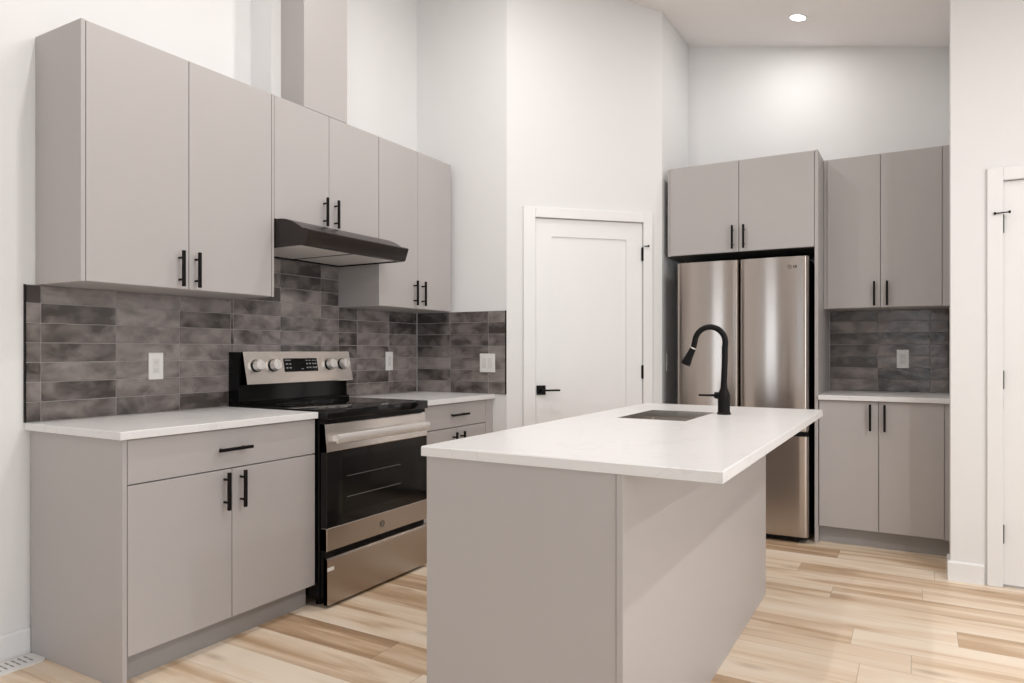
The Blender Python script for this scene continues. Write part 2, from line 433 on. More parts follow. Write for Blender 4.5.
# ---------------------------------------------------------------- recessed lights
def downlight(x, y, label, group, pw):
    z = cz(x); sl = math.atan(-CEILS)
    t = thing('recessed_light', label, 'ceiling light', (x, y, z), group=group)
    R = Matrix.Translation((x, y, z)) @ Matrix.Rotation(math.atan(CEILS), 4, 'Y')
    bm = bmesh.new(); n = 40
    rr = [(.046, -.0015), (.048, -.005), (.060, -.005), (.062, 0)]
    rings = [[bm.verts.new((r * math.cos(2 * PI * k / n), r * math.sin(2 * PI * k / n), h)) for k in range(n)] for r, h in rr]
    for i in range(3):
        for k in range(n): bm.faces.new((rings[i][k], rings[i][(k + 1) % n], rings[i + 1][(k + 1) % n], rings[i + 1][k]))
    tf(bm, R); obj('trim_ring', bm, M['trim'], t, smooth=True)
    bm = bmesh.new(); cyl(bm, (0, 0, -.003), (0, 0, -.001), .046, 32); tf(bm, R); obj('lens', bm, M['lamp'], t)
    l = area_light('downlight_lamp', (x - .002, y, z - .012), (0, math.atan(CEILS), 0), .09, .09, pw, (1, .975, .955), 'DISK')
for i, (x, y) in enumerate(LAMPS):
    downlight(x, y, 'small round recessed light glowing in the ceiling above the fridge' if i == 0 else 'round recessed ceiling light outside the view of the photo', None if i == 0 else 'recessed lights over the rest of the room', P_LAMP[i])

# ---------------------------------------------------------------- cabinet parts
def bar_handle(parent, face, across, z0, z1, at, vertical=True, out=1, length=None):
    """square black bar pull. face: 'x' (front faces +x) or 'y' (front faces -y) or '-x'"""
    bm = bmesh.new(); w = .0065; so = .032
    def P_(a, q, z):
        if face == 'x': return (at + q, a, z)
        if face == '-x': return (at - q, a, z)
        return (a, at - q, z)
    def bx(a0, a1, q0, q1, zz0, zz1, bev=.0015):
        p, q = P_(a0, q0, zz0), P_(a1, q1, zz1)
        box(bm, min(p[0], q[0]), max(p[0], q[0]), min(p[1], q[1]), max(p[1], q[1]), zz0, zz1, bev=bev)
    if vertical:
        bx(across - w, across + w, so - .006, so + .006, z0, z1)
        for z in (z0 + .030, z1 - .030): cyl(bm, P_(across, 0.0003, z), P_(across, so - .004, z), .0048, 12)
    else:
        a0, a1 = across; zc = (z0 + z1) / 2
        bx(a0, a1, so - .006, so + .006, zc - w, zc + w)
        for a in (a0 + .028, a1 - .028): cyl(bm, P_(a, 0.0003, zc), P_(a, so - .004, zc), .0048, 12)
    return obj('handle', bm, M['black'], parent)
TH = .019
def door_x(parent, xf, y0, y1, z0, z1, hy=None, hz=None, name='door', sgn=1):
    g = .0016
    a, b = (xf - TH, xf) if sgn > 0 else (xf, xf + TH)
    o = obj(name, B(a, b, y0 + g, y1 - g, z0 + g, z1 - g, bev=.0012), M['cab'], parent)
    if hy is not None:
        f = 'x' if sgn > 0 else '-x'
        if isinstance(hy, tuple): bar_handle(o, f, hy, hz, hz, xf, vertical=False)
        else: bar_handle(o, f, hy, hz[0], hz[1], xf)
    return o
def door_y(parent, yf, x0, x1, z0, z1, hx=None, hz=None, name='door'):
    g = .0016
    o = obj(name, B(x0 + g, x1 - g, yf, yf + TH, z0 + g, z1 - g, bev=.0012), M['cab'], parent)
    if hx is not None: bar_handle(o, 'y', hx, hz[0], hz[1], yf)
    return o
def carcass_x(parent, xf, y0, y1, z0, z1, left_panel=True, back=.002):
    """box behind doors of a front facing +x (dark reveal edges, laminate body)"""
    e = .0005
    obj('carcass', B(back, xf - TH - .001, y0 + e, y1 - e, z0, z1), M['cab'], parent)
ZU, ZT = 1.4622, 2.4541
XU, XB = .327, .6295
SP = .010 # tile thickness

# wall cabinet, left double
c = thing('wall_cabinet', 'widest grey wall cabinet, left of the range hood, with two tall doors', 'cabinet', (XU / 2, .58, ZU))
carcass_x(c, XU, .135, 1.034, ZU, ZT)
obj('end_panel', B(.001, XU, .118, .1345, ZU, ZT, bev=.0008), M['cab'], c)
door_x(c, XU, .1355, .571, ZU, ZT, .5245, (1.472, 1.625))
door_x(c, XU, .571, 1.020, ZU, ZT, .6015, (1.472, 1.625))
obj('filler_strip', B(XU - TH, XU, 1.0215, 1.034, ZU, ZT), M['cab'], c)
# over the hood
c = thing('wall_cabinet', 'short two-door grey wall cabinet directly above the black range hood', 'cabinet', (XU / 2, 1.42, 1.846))
carcass_x(c, XU, 1.036, 1.806, 1.846, ZT)
door_x(c, XU, 1.036, 1.406, 1.846, ZT, 1.3645, (1.856, 2.008))
door_x(c, XU, 1.406, 1.806, 1.846, ZT, 1.4465, (1.856, 2.008))
# right of the hood
c = thing('wall_cabinet', 'tall two-door grey wall cabinet in the corner right of the range hood', 'cabinet', (XU / 2, 2.17, ZU))
carcass_x(c, XU, 1.808, 2.5375, ZU, ZT)
door_x(c, XU, 1.808, 2.176, ZU, ZT, 2.1355, (1.482, 1.636))
door_x(c, XU, 2.176, 2.5375, ZU, ZT, 2.2175, (1.482, 1.636))
# duct chase
bm = bmesh.new()
def ztop(x): return cz(x) - .001
prism(bm, [(.158, ZT + .0003), (XU, ZT + .0003), (XU, ztop(XU)), (.158, ztop(.158))], 'y', 1.228, 1.542)
tag(obj('duct_cover', bm, M['cab']), 'tall grey boxed duct cover rising from the hood cabinet to the ceiling', 'duct cover')

bm = bmesh.new()
prism(bm, [(.0005, ZT + .001), (.157, ZT + .001), (.157, ztop(.157)), (.0005, ztop(.0005))], 'y', 1.165, 1.600)
struct('wall_bulkhead', bm, M['wall'])

# base cabinet left of the range
def toe_x(c, y0, y1):
    obj('toe_kick', B(.02, XB - .062, y0, y1, 0, .105), M['toe'], c)
c = thing('base_cabinet', 'grey base cabinet left of the range with one wide drawer and two doors', 'cabinet', (.3, .56, 0))
carcass_x(c, XB, .1135, 1.0105, .106, .883)
obj('end_panel', B(.0135, XB + .001, .0955, .1125, 0, .8835, bev=.0008), M['cab'], c)
toe_x(c, .1135, 1.0105)
door_x(c, XB, .1140, 1.0105, .720, .882, (.470, .632), .801, name='drawer')
door_x(c, XB, .1140, .5535, .108, .718, .5155, (.556, .708))
door_x(c, XB, .5535, 1.0105, .108, .718, .5945, (.556, .708))
# right of the range
c = thing('base_cabinet', 'grey base cabinet in the corner right of the range, mostly hidden by the island', 'cabinet', (.3, 2.15, 0))
carcass_x(c, XB, 1.7915, 2.5855, .106, .883)
toe_x(c, 1.7915, 2.5855)
door_x(c, XB, 1.7925, 2.497, .736, .882, (2.083, 2.262), .812, name='drawer')
door_x(c, XB, 1.7925, 2.164, .108, .734, 2.128, (.556, .708))
door_x(c, XB, 2.164, 2.497, .108, .734, 2.210, (.556, .708))
obj('filler_strip', B(XB - TH, XB, 2.4985, 2.5855, .106, .883), M['cab'], c)

# countertops
tag(obj('countertop', B(.0005, .6505, .0764, 1.0105, .8845, .914, bev=.002), M['quartz']), 'white quartz countertop on the base cabinet left of the range', 'countertop')
tag(obj('countertop', B(.0005, .6505, 1.7915, DY - .0005, .8845, .914, bev=.002), M['quartz']), 'white quartz countertop in the corner right of the range', 'countertop')

# ---------------------------------------------------------------- backsplashes
PW, PH = .3058, .0790
def backsplash(name, label, plane, a0, a1, zones, start, at, zbase, trims, rowh=PH):
    """plane 'x': on wall x=at facing +x ; 'y': on wall y=at facing -y. zones=[(a0,a1,z0,z1)]"""
    t = thing(name, label, 'backsplash', ((at + .005, (a0 + a1) / 2, zbase) if plane == 'x' else ((a0 + a1) / 2, at - .005, zbase)))
    def mk(bm, u0, u1, q0, q1, z0, z1, **k):
        if plane == 'x': return box(bm, at + q0, at + q1, u0, u1, z0, z1, **k)
        return box(bm, u0, u1, at - q1, at - q0, z0, z1, **k)
    bm = bmesh.new()
    for (u0, u1, z0, z1) in zones: mk(bm, u0, u1, .0003, .0068, z0, z1)
    obj('grout', bm, M['grout'], t)
    bm = bmesh.new(); lay = bm.verts.layers.float_color.new('tint')
    g = .0018
    for (u0, u1, z0, z1) in zones:
        r = 0
        r0 = int(round((z0 - zbase) / rowh))
        z = z0
        while z < z1 - .004:
            ze = min(zbase + rowh * (r0 + r + 1), z1)
            k = math.floor((u0 - start) / PW)
            while start + PW * k < u1 - .004:
                s0 = max(u0, start + PW * k); s1 = min(u1, start + PW * (k + 1)); k += 1
                if s1 - s0 < .012 or ze - z < .008: continue
                n0 = len(bm.verts)
                q = .0095 + random.uniform(-.0006, .0006)
                mk(bm, s0 + g, s1 - g, .003, q, z + g, ze - g, bev=.0012)
                bm.verts.ensure_lookup_table()
                new = bm.verts[n0:]
                cu = (s0 + s1) / 2; cc = (z + ze) / 2
                ta, tb = random.uniform(-.004, .004), random.uniform(-.014, .014)
                col = (random.random(), random.random(), random.random(), 1)
                for v in new:
                    v[lay] = col
                    u = v.co.y if plane == 'x' else v.co.x
                    dq = (u - cu) * ta + (v.co.z - cc) * tb
                    if plane == 'x':
                        if v.co.x - at > .006: v.co.x += dq
                    else:
                        if at - v.co.y > .006: v.co.y -= dq
            z = ze; r += 1
    obj('tiles', bm, M['tile'], t)
    for tr in trims:
        bm = bmesh.new(); mk(bm, tr[0], tr[1], .0003, .0115, tr[2], tr[3]); obj('edge_trim', bm, M['black'], t)
backsplash('tile_backsplash', 'long glossy dark grey tile backsplash behind the range and both stove-side countertops', 'x', .079, 2.575,
           [(.079, 1.034, .9145, ZU - .001), (1.034, 1.808, .9145, 1.704), (1.808, 2.575, .9145, ZU - .001)], .135, 0, .9145, [(.0745, .0785, .9145, ZU - .001)])
backsplash('tile_backsplash', 'narrow dark grey tile backsplash with the light switch, beside the white pantry door', 'y', .0125, .730,
           [(.0125, .730, .9145, ZU - .001)], -.0125, DY, .9145, [(.7305, .7340, .9145, ZU - .001)])
backsplash('tile_backsplash', 'very dark tile backsplash in the niche right of the fridge', 'y', 2.524, 3.228,
           [(2.524, 3.228, .9255, 1.4735)], 2.515, YB, .9255, [(3.2285, 3.2315, .9255, 1.4735)])

# ---------------------------------------------------------------- outlets and switches
def outlet(loc, plane, label, kind='outlet', gang=1, group=None):
    """plane 'x' faces +x, 'y' faces -y"""
    x, y, z = loc; w = .036 if gang == 1 else .059; h = .062
    name = 'wall_outlet' if kind == 'outlet' else 'light_switch'
    t = thing(name, label, 'outlet' if kind == 'outlet' else 'light switch', loc, group)
    def mk(bm, u0, u1, q0, q1, z0, z1, bev=0):
        if plane == 'x': box(bm, x + q0, x + q1, y + u0, y + u1, z + z0, z + z1, bev=bev)
        else: box(bm, x + u0, x + u1, y - q1, y - q0, z + z0, z + z1, bev=bev)
    bm = bmesh.new(); mk(bm, -w, w, .0, .006, -h, h, .002); obj('cover_plate', bm, M['plate'], t)
    for i in range(gang):
        uc = 0 if gang == 1 else (-.023 + i * .046)
        if kind == 'outlet':
            bm = bmesh.new(); mk(bm, uc - .0165, uc + .0165, .005, .0078, -.033, .033, .001); r = obj('receptacle', bm, M['plate_in'], t)
            for zc in (-.018, .018):
                bm = bmesh.new()
                mk(bm, uc - .0075, uc - .0050, .0078, .0081, zc - .003, zc + .006); mk(bm, uc + .0050, uc + .0072, .0078, .0081, zc - .002, zc + .006)
                mk(bm, uc - .002, uc + .002, .0078, .0081, zc - .010, zc - .006)
                obj('socket', bm, M['slot'], r)
        else:
            bm = bmesh.new(); mk(bm, uc - .0165, uc + .0165, .005, .0085, -.033, .033, .0012); obj('rocker', bm, M['plate_in'], t)
outlet((.0112, .622, 1.128), 'x', 'white wall outlet on the tiles left of the range')
outlet((.0112, 2.272, 1.130), 'x', 'white wall outlet on the tiles right of the range')
outlet((.596, DY - .0112, 1.118), 'y', 'white double light switch on the dark tiles left of the pantry door', 'switch', 2)
outlet((2.970, YB - .0112, 1.144), 'y', 'white wall outlet on the dark tiles of the niche right of the fridge')
outlet((XS_ + .0005, 3.495, 1.116), 'x', 'single white light switch seen edge-on on the white wall left of the fridge', 'switch', 1)

# ---------------------------------------------------------------- range hood
HY0, HY1 = 1.040, 1.793
t = thing('range_hood', 'dark steel under-cabinet range hood with a curved front lip above the range', 'range hood', (.27, 1.42, 1.705))
prof = [(.012, 1.845), (.345, 1.845), (.375, 1.843), (.405, 1.838), (.435, 1.829), (.465, 1.815), (.49, 1.801), (.515, 1.786), (.54, 1.783), (.555, 1.778),
        (.558, 1.772), (.535, 1.711), (.528, 1.706), (.500, 1.704), (.490, 1.716), (.03, 1.716), (.02, 1.704), (.012, 1.704)]
bm = bmesh.new(); prism(bm, prof, 'y', HY0 + .006, HY1 - .006)
obj('canopy', bm, M['hood_steel'], t, smooth=True)
for y0, y1 in ((HY0, HY0 + .0055), (HY1 - .0055, HY1)):
    bm = bmesh.new(); prism(bm, [p for p in prof if not (.02 < p[0] < .5 and p[1] < 1.72)], 'y', y0, y1); obj('side_panel', bm, M['hood_steel'], t)
for y0, y1 in ((HY0 + .022, 1.418), (1.426, HY1 - .022)):
    o = obj('grease_filter', B(.045, .478, y0, y1, 1.709, 1.7155, bev=.001), M['filter'], t)
bm = bmesh.new(); box(bm, .012, .045, HY0 + .008, HY1 - .008, 1.704, 1.7155)
box(bm, .045, .478, 1.416, 1.428, 1.7070, 1.7155)
obj('filter_frame', bm, M['black'], t)

# ---------------------------------------------------------------- range
RY0, RY1 = 1.018, 1.790
XR = .694
t = thing('electric_range', 'stainless and black glass-top electric range between the two base cabinets', 'range', (.35, 1.40, 0))
bm = bmesh.new(); box(bm, .030, .650, RY0, RY1, .045, .878)
obj('body', bm, M['black_gloss'], t)
for x in (.08, .60):
    for y in (RY0 + .05, RY1 - .05): bm = bmesh.new(); cyl(bm, (x, y, 0), (x, y, .045), .018, 12); obj('foot', bm, M['black_plastic'], t)
bm = bmesh.new(); box(bm, .112, .697, RY0 - .001, RY1 + .001, .8785, .9225, bev=.006, seg=3)
ct = obj('cooktop', bm, M['black_glass'], t, smooth=True)
bm = bmesh.new()
def ring(bm, x, y, r, z, w=.0012, n=48):
    a = [bm.verts.new((x + (r - w) * math.cos(2 * PI * k / n), y + (r - w) * math.sin(2 * PI * k / n), z)) for k in range(n)]
    b = [bm.verts.new((x + (r + w) * math.cos(2 * PI * k / n), y + (r + w) * math.sin(2 * PI * k / n), z)) for k in range(n)]
    for k in range(n): bm.faces.new((a[k], a[(k + 1) % n], b[(k + 1) % n], b[k]))
for x, y, r in ((.53, 1.21, .115), (.53, 1.21, .08), (.53, 1.60, .115), (.27, 1.21, .08), (.27, 1.60, .08), (.27, 1.41, .055)): bm = bmesh.new(); ring(bm, x, y, r, .9229); obj('burner_ring', bm, M['burner'], ct)
# front frame strip under the cooktop
obj('vent_trim', B(.650, .676, RY0 + .002, RY1 - .002, .858, .878), M['black_gloss'], t)
# oven door
dx0, dx1 = .652, XR
bm = bmesh.new()
box(bm, dx0, dx1 - .0015, RY0 + .004, RY1 - .004, .374, .728, bev=.002)
od = obj('oven_door', bm, M['black_glass'], t)
bm = bmesh.new(); prism(bm, [(dx0, .7285), (dx1 - .001, .7285), (dx1, .731), (dx1 - .013, .852), (dx1 - .016, .856), (dx0, .856)], 'y', RY0 + .002, RY1 - .002)  # face leans back so the paler steel catches a brighter reflection
obj('upper_band', bm, M['steel_panel'], od)
bm = bmesh.new(); box(bm, dx0, dx1, RY0 + .002, RY1 - .002, .266, .3735, bev=.003); lb = obj('lower_band', bm, M['steel_y'], od)
# oven window: recess showing the racks
win = obj('window', B(dx1 - .0013, dx1 - .0003, RY0 + .11, RY1 - .11, .425, .690, bev=.0003), M['black_gloss'], od)
bm = bmesh.new()
for z in (.50, .60):
    bm = bmesh.new(); cyl(bm, (dx1 - .0006, RY0 + .135, z), (dx1 - .0006, RY1 - .235, z), .0016, 8); obj('oven_rack', bm, M['rack'], od)
# handle : wide flat rounded bar on two stand-offs
bm = bmesh.new(); hz = .788
hp = [(.034, -.022), (.040, -.018), (.043, -.008), (.043, .008), (.040, .018), (.034, .022), (.028, .018), (.026, 0), (.028, -.018)]
prism(bm, [(dx1 + a, hz + b) for a, b in hp], 'y', RY0 + .035, RY1 - .035)
for y in (RY0 + .045, RY1 - .075): box(bm, dx1 - .006, dx1 + .032, y, y + .03, hz - .013, hz + .013)
obj('handle', bm, M['knob'], od, smooth=True)
# emblem: ring with a curl
def emblem(bm, pt, ax_u, ax_v, r):
    pt, ax_u, ax_v = Vector(pt), Vector(ax_u), Vector(ax_v)
    def line(ps, w):
        tube(bm, [pt + ax_u * a * r + ax_v * b * r for a, b in ps], w, 6)
    line([(math.cos(a), math.sin(a)) for a in [2 * PI * k / 24 for k in range(25)]], r * .10)
    line([(-.55 + .25 * math.cos(a), .15 + .4 * math.sin(a)) for a in [k * .45 for k in range(11)]], r * .09)
    line([(.3 - .45 * math.cos(a), .05 + .5 * math.sin(a)) for a in [-1.2 + k * .35 for k in range(10)]], r * .09)
    line([(-.5, -.5), (-.1, -.3), (.3, -.5), (.55, -.25)], r * .09)
bm = bmesh.new(); emblem(bm, (dx1 + .0006, 1.406, .317), (0, 1, 0), (0, 0, 1), .016); obj('emblem', bm, M['emblem'], od)
# storage drawer
obj('drawer_recess', B(.640, .672, RY0 + .006, RY1 - .006, .046, .264), M['black_plastic'], t)
bm = bmesh.new(); prism(bm, [(.673, .018), (XR + .001, .018), (XR + .003, .022), (XR + .003, .225), (XR - .002, .236), (.673, .239)], 'y', RY0 + .002, RY1 - .002)
dr = obj('storage_drawer', bm, M['steel_y'], t)
obj('tape_strip', B(XR + .0032, XR + .0036, RY0 + .002, RY0 + .045, .176, .193), M['plate'], dr)
# backguard
bm = bmesh.new(); prism(bm, [(.014, .880), (.111, .880), (.111, .935), (.092, .940), (.088, 1.030), (.100, 1.192), (.014, 1.192)], 'y', RY0, RY1)
bg = obj('backguard', bm, M['black_gloss'], t)
pn = Vector((.165, 0, .025)).normalized()
pa, pb = Vector((.1005, 0, 1.194)), Vector((.136, 0, 1.026))
bm = bmesh.new(); prism(bm, [(pa.x, pa.z), (pa.x + .004, pa.z), (pb.x + .003, pb.z + .002), (pb.x, pb.z - .002), (.089, 1.026)], 'y', RY0 + .012, RY1 + .001)
cp = obj('control_panel', bm, M['steel_panel'], t)
dirv = (pa - pb).normalized(); nrm = Vector((-dirv.z * -1, 0, -dirv.x * 1)).normalized()
nrm = Vector((dirv.z, 0, -dirv.x))
def on_panel(y, z, q):
    tt = (z - pb.z) / (pa.z - pb.z); p = pb.lerp(pa, tt) + Vector((.0036, 0, 0)); return Vector((p.x, y, p.z)) + nrm * q
for y in (1.103, 1.213, 1.618, 1.722):
    bm = bmesh.new(); cyl(bm, on_panel(y, 1.121, -.001), on_panel(y, 1.121, .007), .0325, 32); k0 = obj('knob_base', bm, M['black_plastic'], cp)
    bm = bmesh.new(); cyl(bm, on_panel(y, 1.121, .007), on_panel(y, 1.121, .034), .0300, 32, r2=.0270)
    # grip ridge
    a, b_ = on_panel(y, 1.121, .034), on_panel(y, 1.121, .042)
    r = bmesh.ops.create_cube(bm, size=1); 
    mtx = Matrix.Translation((a + b_) / 2) @ Matrix(((nrm.x, 0, dirv.x, 0), (0, 1, 0, 0), (nrm.z, 0, dirv.z, 0), (0, 0, 0, 1))) @ Matrix.Diagonal((.010, .012, .042, 1))
    bmesh.ops.transform(bm, matrix=mtx, verts=r['verts'])
    k = obj('knob', bm, M['knob'], cp, smooth=True)
# display
bm = bmesh.new()
def quad_panel(bm, y0, y1, z0, z1, q0, q1):
    vs = [bm.verts.new(on_panel(y, z, q)) for q in (q0, q1) for (y, z) in ((y0, z0), (y1, z0), (y1, z1), (y0, z1))]
    for f in ((0, 1, 2, 3), (7, 6, 5, 4), (0, 4, 5, 1), (1, 5, 6, 2), (2, 6, 7, 3), (3, 7, 4, 0)): bm.faces.new([vs[i] for i in f])
quad_panel(bm, 1.283, 1.524, 1.085, 1.157, -.002, .0012); dsp = obj('display', bm, M['black_gloss'], cp)
def key(*a):
    bm = bmesh.new(); quad_panel(bm, *a); obj('key_marking', bm, M['legend'], cp)
key( 1.293, 1.333, 1.145, 1.149, .0012, .0015)
for zz in (1.127, 1.106):
    for yy in (1.303, 1.326): key(yy - .007, yy + .007, zz - .003, zz + .003, .0012, .0015)
for i, zz in enumerate((1.145, 1.127, 1.106)):
    for yy in (1.447, 1.468, 1.492, 1.510): key(yy - .0055, yy + .0055, zz - (.002 if i == 0 else .0035), zz + (.002 if i == 0 else .0035), .0012, .0015)
key(1.40, 1.418, 1.098, 1.101, .0012, .0015)


# ---------------------------------------------------------------- island
IX0, IX1, IY0, IY1 = 1.772, 2.660, .3225, 2.32
BX0, BX1, CY0, CY1 = 1.787, 2.409, .327, 2.2613
t = thing('kitchen_island', 'plain grey kitchen island cabinet under the white quartz top', 'island', (2.1, 1.3, 0))
bm = bmesh.new()
e = .001; sx0, sx1, sy0, sy1 = 1.925, 2.275, 1.41, 1.945
box(bm, BX0 + .022, BX1 - .019, CY0 + .021, sy0 - .01, .10, .883)
box(bm, BX0 + .022, BX1 - .019, sy1 + .01, CY1 - .019, .10, .883)
box(bm, BX0 + .022, BX1 - .019, sy0 - .01, sy1 + .01, .10, .62)
box(bm, BX0 + .022, BX0 + .05, sy0 - .01, sy1 + .01, .62, .883)
box(bm, BX1 - .05, BX1 - .019, sy0 - .01, sy1 + .01, .62, .883)
obj('carcass', bm, M['cab'], t)
obj('end_panel', B(BX0, BX1 - .0195, CY0 + .003, CY0 + .020, 0, .8835, bev=.0008), M['cab'], t)
obj('end_panel', B(BX0 + .02, BX1 - .0195, CY1 - .018, CY1, 0, .8835, bev=.0008), M['cab'], t)
obj('back_panel', B(BX1 - .018, BX1, CY0 + .0, CY1, 0, .8835, bev=.0008), M['cab'], t)
obj('toe_kick', B(BX0 + .075, BX0 + .09, CY0 + .022, CY1 - .02, 0, .10), M['toe'], t)
ys = [CY0 + .022, .81, 1.295, 1.78, CY1 - .02]
for i in range(4):
    hy = ys[i + 1] - .04 if i % 2 == 0 else ys[i] + .04
    door_x(t, BX0 + .002, ys[i], ys[i + 1], .108, .882, hy, (.705, .86), sgn=-1)
# island top with sink cut-out
bm = bmesh.new()
hx0, hx1, hy0, hy1 = 1.948, 2.248, 1.440, 1.905
zb, zt_ = .8845, .914
def loopv(x0, x1, y0, y1, z): return [bm.verts.new(p) for p in ((x0, y0, z), (x1, y0, z), (x1, y1, z), (x0, y1, z))]
bv = .003
ob, om_, oi = loopv(IX0, IX1, IY0, IY1, zb), loopv(IX0, IX1, IY0, IY1, zt_ - bv), loopv(IX0 + bv, IX1 - bv, IY0 + bv, IY1 - bv, zt_)
it, ib = loopv(hx0, hx1, hy0, hy1, zt_), loopv(hx0, hx1, hy0, hy1, zb)
for A_, B_ in ((ob, om_), (om_, oi), (oi, it), (it, ib), (ib, ob)):
    for i in range(4): bm.faces.new((A_[i], A_[(i + 1) % 4], B_[(i + 1) % 4], B_[i]))
tag(obj('island_countertop', bm, M['quartz']), 'large white quartz island top with a sink cut-out, overhanging on the right', 'countertop')
# sink
t = thing('kitchen_sink', 'small stainless undermount sink set into the island top', 'sink', ((hx0 + hx1) / 2, (hy0 + hy1) / 2, .70))
bm = bmesh.new()
def rl(x0, x1, y0, y1, z, r, n=5):
    out = []
    for cx_, cy_, a0 in ((x1 - r, y1 - r, 0), (x0 + r, y1 - r, PI / 2), (x0 + r, y0 + r, PI), (x1 - r, y0 + r, 1.5 * PI)):
        for k in range(n + 1):
            a = a0 + PI / 2 * k / n; out.append(bm.verts.new((cx_ + r * math.cos(a), cy_ + r * math.sin(a), z)))
    return out
loops = [rl(hx0 - .014, hx1 + .014, hy0 - .014, hy1 + .014, .8835, .02), rl(hx0 + .002, hx1 - .002, hy0 + .002, hy1 - .002, .8835, .016),
         rl(hx0 + .003, hx1 - .003, hy0 + .003, hy1 - .003, .720, .018), rl(hx0 + .022, hx1 - .022, hy0 + .022, hy1 - .022, .700, .02),
         rl(hx0 + .10, hx1 - .10, hy0 + .18, hy1 - .18, .697, .02)]
for A_, B_ in zip(loops, loops[1:]):
    n = len(A_)
    for i in range(n): bm.faces.new((A_[i], A_[(i + 1) % n], B_[(i + 1) % n], B_[i]))
bm.faces.new(loops[-1])
obj('basin', bm, M['steel_sink'], t, smooth=True)
bm = bmesh.new()
w = .008
box(bm, hx0, hx1, hy0, hy0 + w, .884, .9145); box(bm, hx0, hx1, hy1 - w, hy1, .884, .9145)
box(bm, hx0, hx0 + w, hy0 + w, hy1 - w, .884, .9145); box(bm, hx1 - w, hx1, hy0 + w, hy1 - w, .884, .9145)
obj('rim', bm, M['chrome'], t)
bm = bmesh.new(); cyl(bm, ((hx0 + hx1) / 2, (hy0 + hy1) / 2, .6975), ((hx0 + hx1) / 2, (hy0 + hy1) / 2, .7), .04, 24); obj('drain', bm, M['chrome'], t)
# faucet
FX, FY = 2.306, 1.835
t = thing('kitchen_faucet', 'matte black gooseneck pull-down faucet standing beside the island sink', 'faucet', (FX, FY, .914))
bm = bmesh.new()
prof = [(.0, .9142), (.030, .9142), (.031, .920), (.0265, .924), (.0262, .985), (.0265, 1.000), (.022, 1.014), (.0155, 1.030), (.0135, 1.060), (0, 1.060)]
def lathe(bm, prof, cx_, cy_, n=32):
    rings = []
    for r, z in prof:
        rings.append([bm.verts.new((cx_, cy_, z))] if r == 0 else [bm.verts.new((cx_ + r * math.cos(2 * PI * k / n), cy_ + r * math.sin(2 * PI * k / n), z)) for k in range(n)])
    for A_, B_ in zip(rings, rings[1:]):
        for k in range(n):
            a = A_ if len(A_) == 1 else [A_[k], A_[(k + 1) % n]]
            b = B_ if len(B_) == 1 else [B_[(k + 1) % n], B_[k]]
            if len(a) + len(b) > 2: bm.faces.new(a + b)
lathe(bm, prof, FX, FY); obj('faucet_body', bm, M['black'], t, smooth=True)
bm = bmesh.new()
# arch : centre line in the plane y=FY, leaning towards -x
pts = [(FX, FY, 1.05), (FX + .002, FY, 1.10), (FX + .004, FY, 1.16), (FX + .004, FY, 1.21)]
cxa, cza, ra = FX - .062, 1.236, .0685
for k in range(15):
    a = math.radians(-8 + k * 13.2); pts.append((cxa + ra * math.cos(a), FY, cza + ra * 1.02 * math.sin(a)))
pts.append((2.169, FY, 1.212))
tube(bm, pts, [.0135] * 4 + [.013] * 16); obj('spout', bm, M['black'], t, smooth=True)
bm = bmesh.new(); a = Vector((2.169, FY, 1.213)); b_ = Vector((2.132, FY, 1.136)); dd = (b_ - a).normalized()
cyl(bm, a - dd * .001, a + dd * .005, .0145, 24); obj('chrome_collar', bm, M['chrome'], t, smooth=True)['label'] = 'bright chrome ring'
bm = bmesh.new(); tube(bm, [a + dd * .005, a + dd * .02, a + dd * .055, b_ - dd * .012, b_], [.0145, .0150, .0185, .0225, .0215], 24); obj('spray_head', bm, M['black'], t, smooth=True)
bm = bmesh.new(); cyl(bm, (FX - .02, FY, .998), (FX - .040, FY, .998), .0150, 20)
tube(bm, [(FX - .036, FY, .998), (FX - .070, FY, .997), (FX - .112, FY, .997)], [.0065, .0050, .0045], 12); obj('lever', bm, M['black'], t, smooth=True)

# ---------------------------------------------------------------- fridge
FX0, FX1, FYF = 1.646, 2.472, 3.29
t = thing('refrigerator', 'tall stainless french-door refrigerator with a bottom freezer drawer', 'refrigerator', (2.06, 3.6, 0))
obj('body', B(FX0 + .006, FX1 - .006, FYF + .072, 3.97, .035, 1.775, bev=.004), M['black_plastic'], t)
for x in (FX0 + .07, FX1 - .07):
    for y in (FYF + .12, 3.9): bm = bmesh.new(); cyl(bm, (x, y, 0), (x, y, .035), .02, 12); obj('foot', bm, M['black_plastic'], t)
obj('base_grille', B(FX0 + .01, FX1 - .01, FYF + .02, FYF + .071, .022, .045), M['black_plastic'], t)
def fridge_panel(x0, x1, z0, z1, name, lip=None):
    """slightly bowed stainless front with rolled vertical edges"""
    bm = bmesh.new(); pts = []; n = 30; R = .024
    for k in range(n + 1):
        s = k / n; x = x0 + (x1 - x0) * s
        ed = min(x - x0, x1 - x)
        bow = .013 * (1 - (2 * s - 1) ** 2)
        y = FYF + .013 - bow
        if ed < R: y += R - math.sqrt(max(0, R * R - (R - ed) ** 2)) 
        pts.append((x, y))
    extra = []
    for frac in (.12, .3, .6): extra += [(x0 + R * frac), (x1 - R * frac)]
    xs = sorted([p[0] for p in pts] + extra); pts = []
    for x in xs:
        s = (x - x0) / (x1 - x0); ed = min(x - x0, x1 - x); y = FYF + .013 - .013 * (1 - (2 * s - 1) ** 2)
        if ed < R: y += R - math.sqrt(max(0, R * R - (R - ed) ** 2))
        pts.append((x, y))
    pts += [(x1, FYF + .068), (x0, FYF + .068)]
    prism(bm, pts, 'z', z0, z1)
    return obj(name, bm, M['steel_x'], t, smooth=True)
mid = 2.056
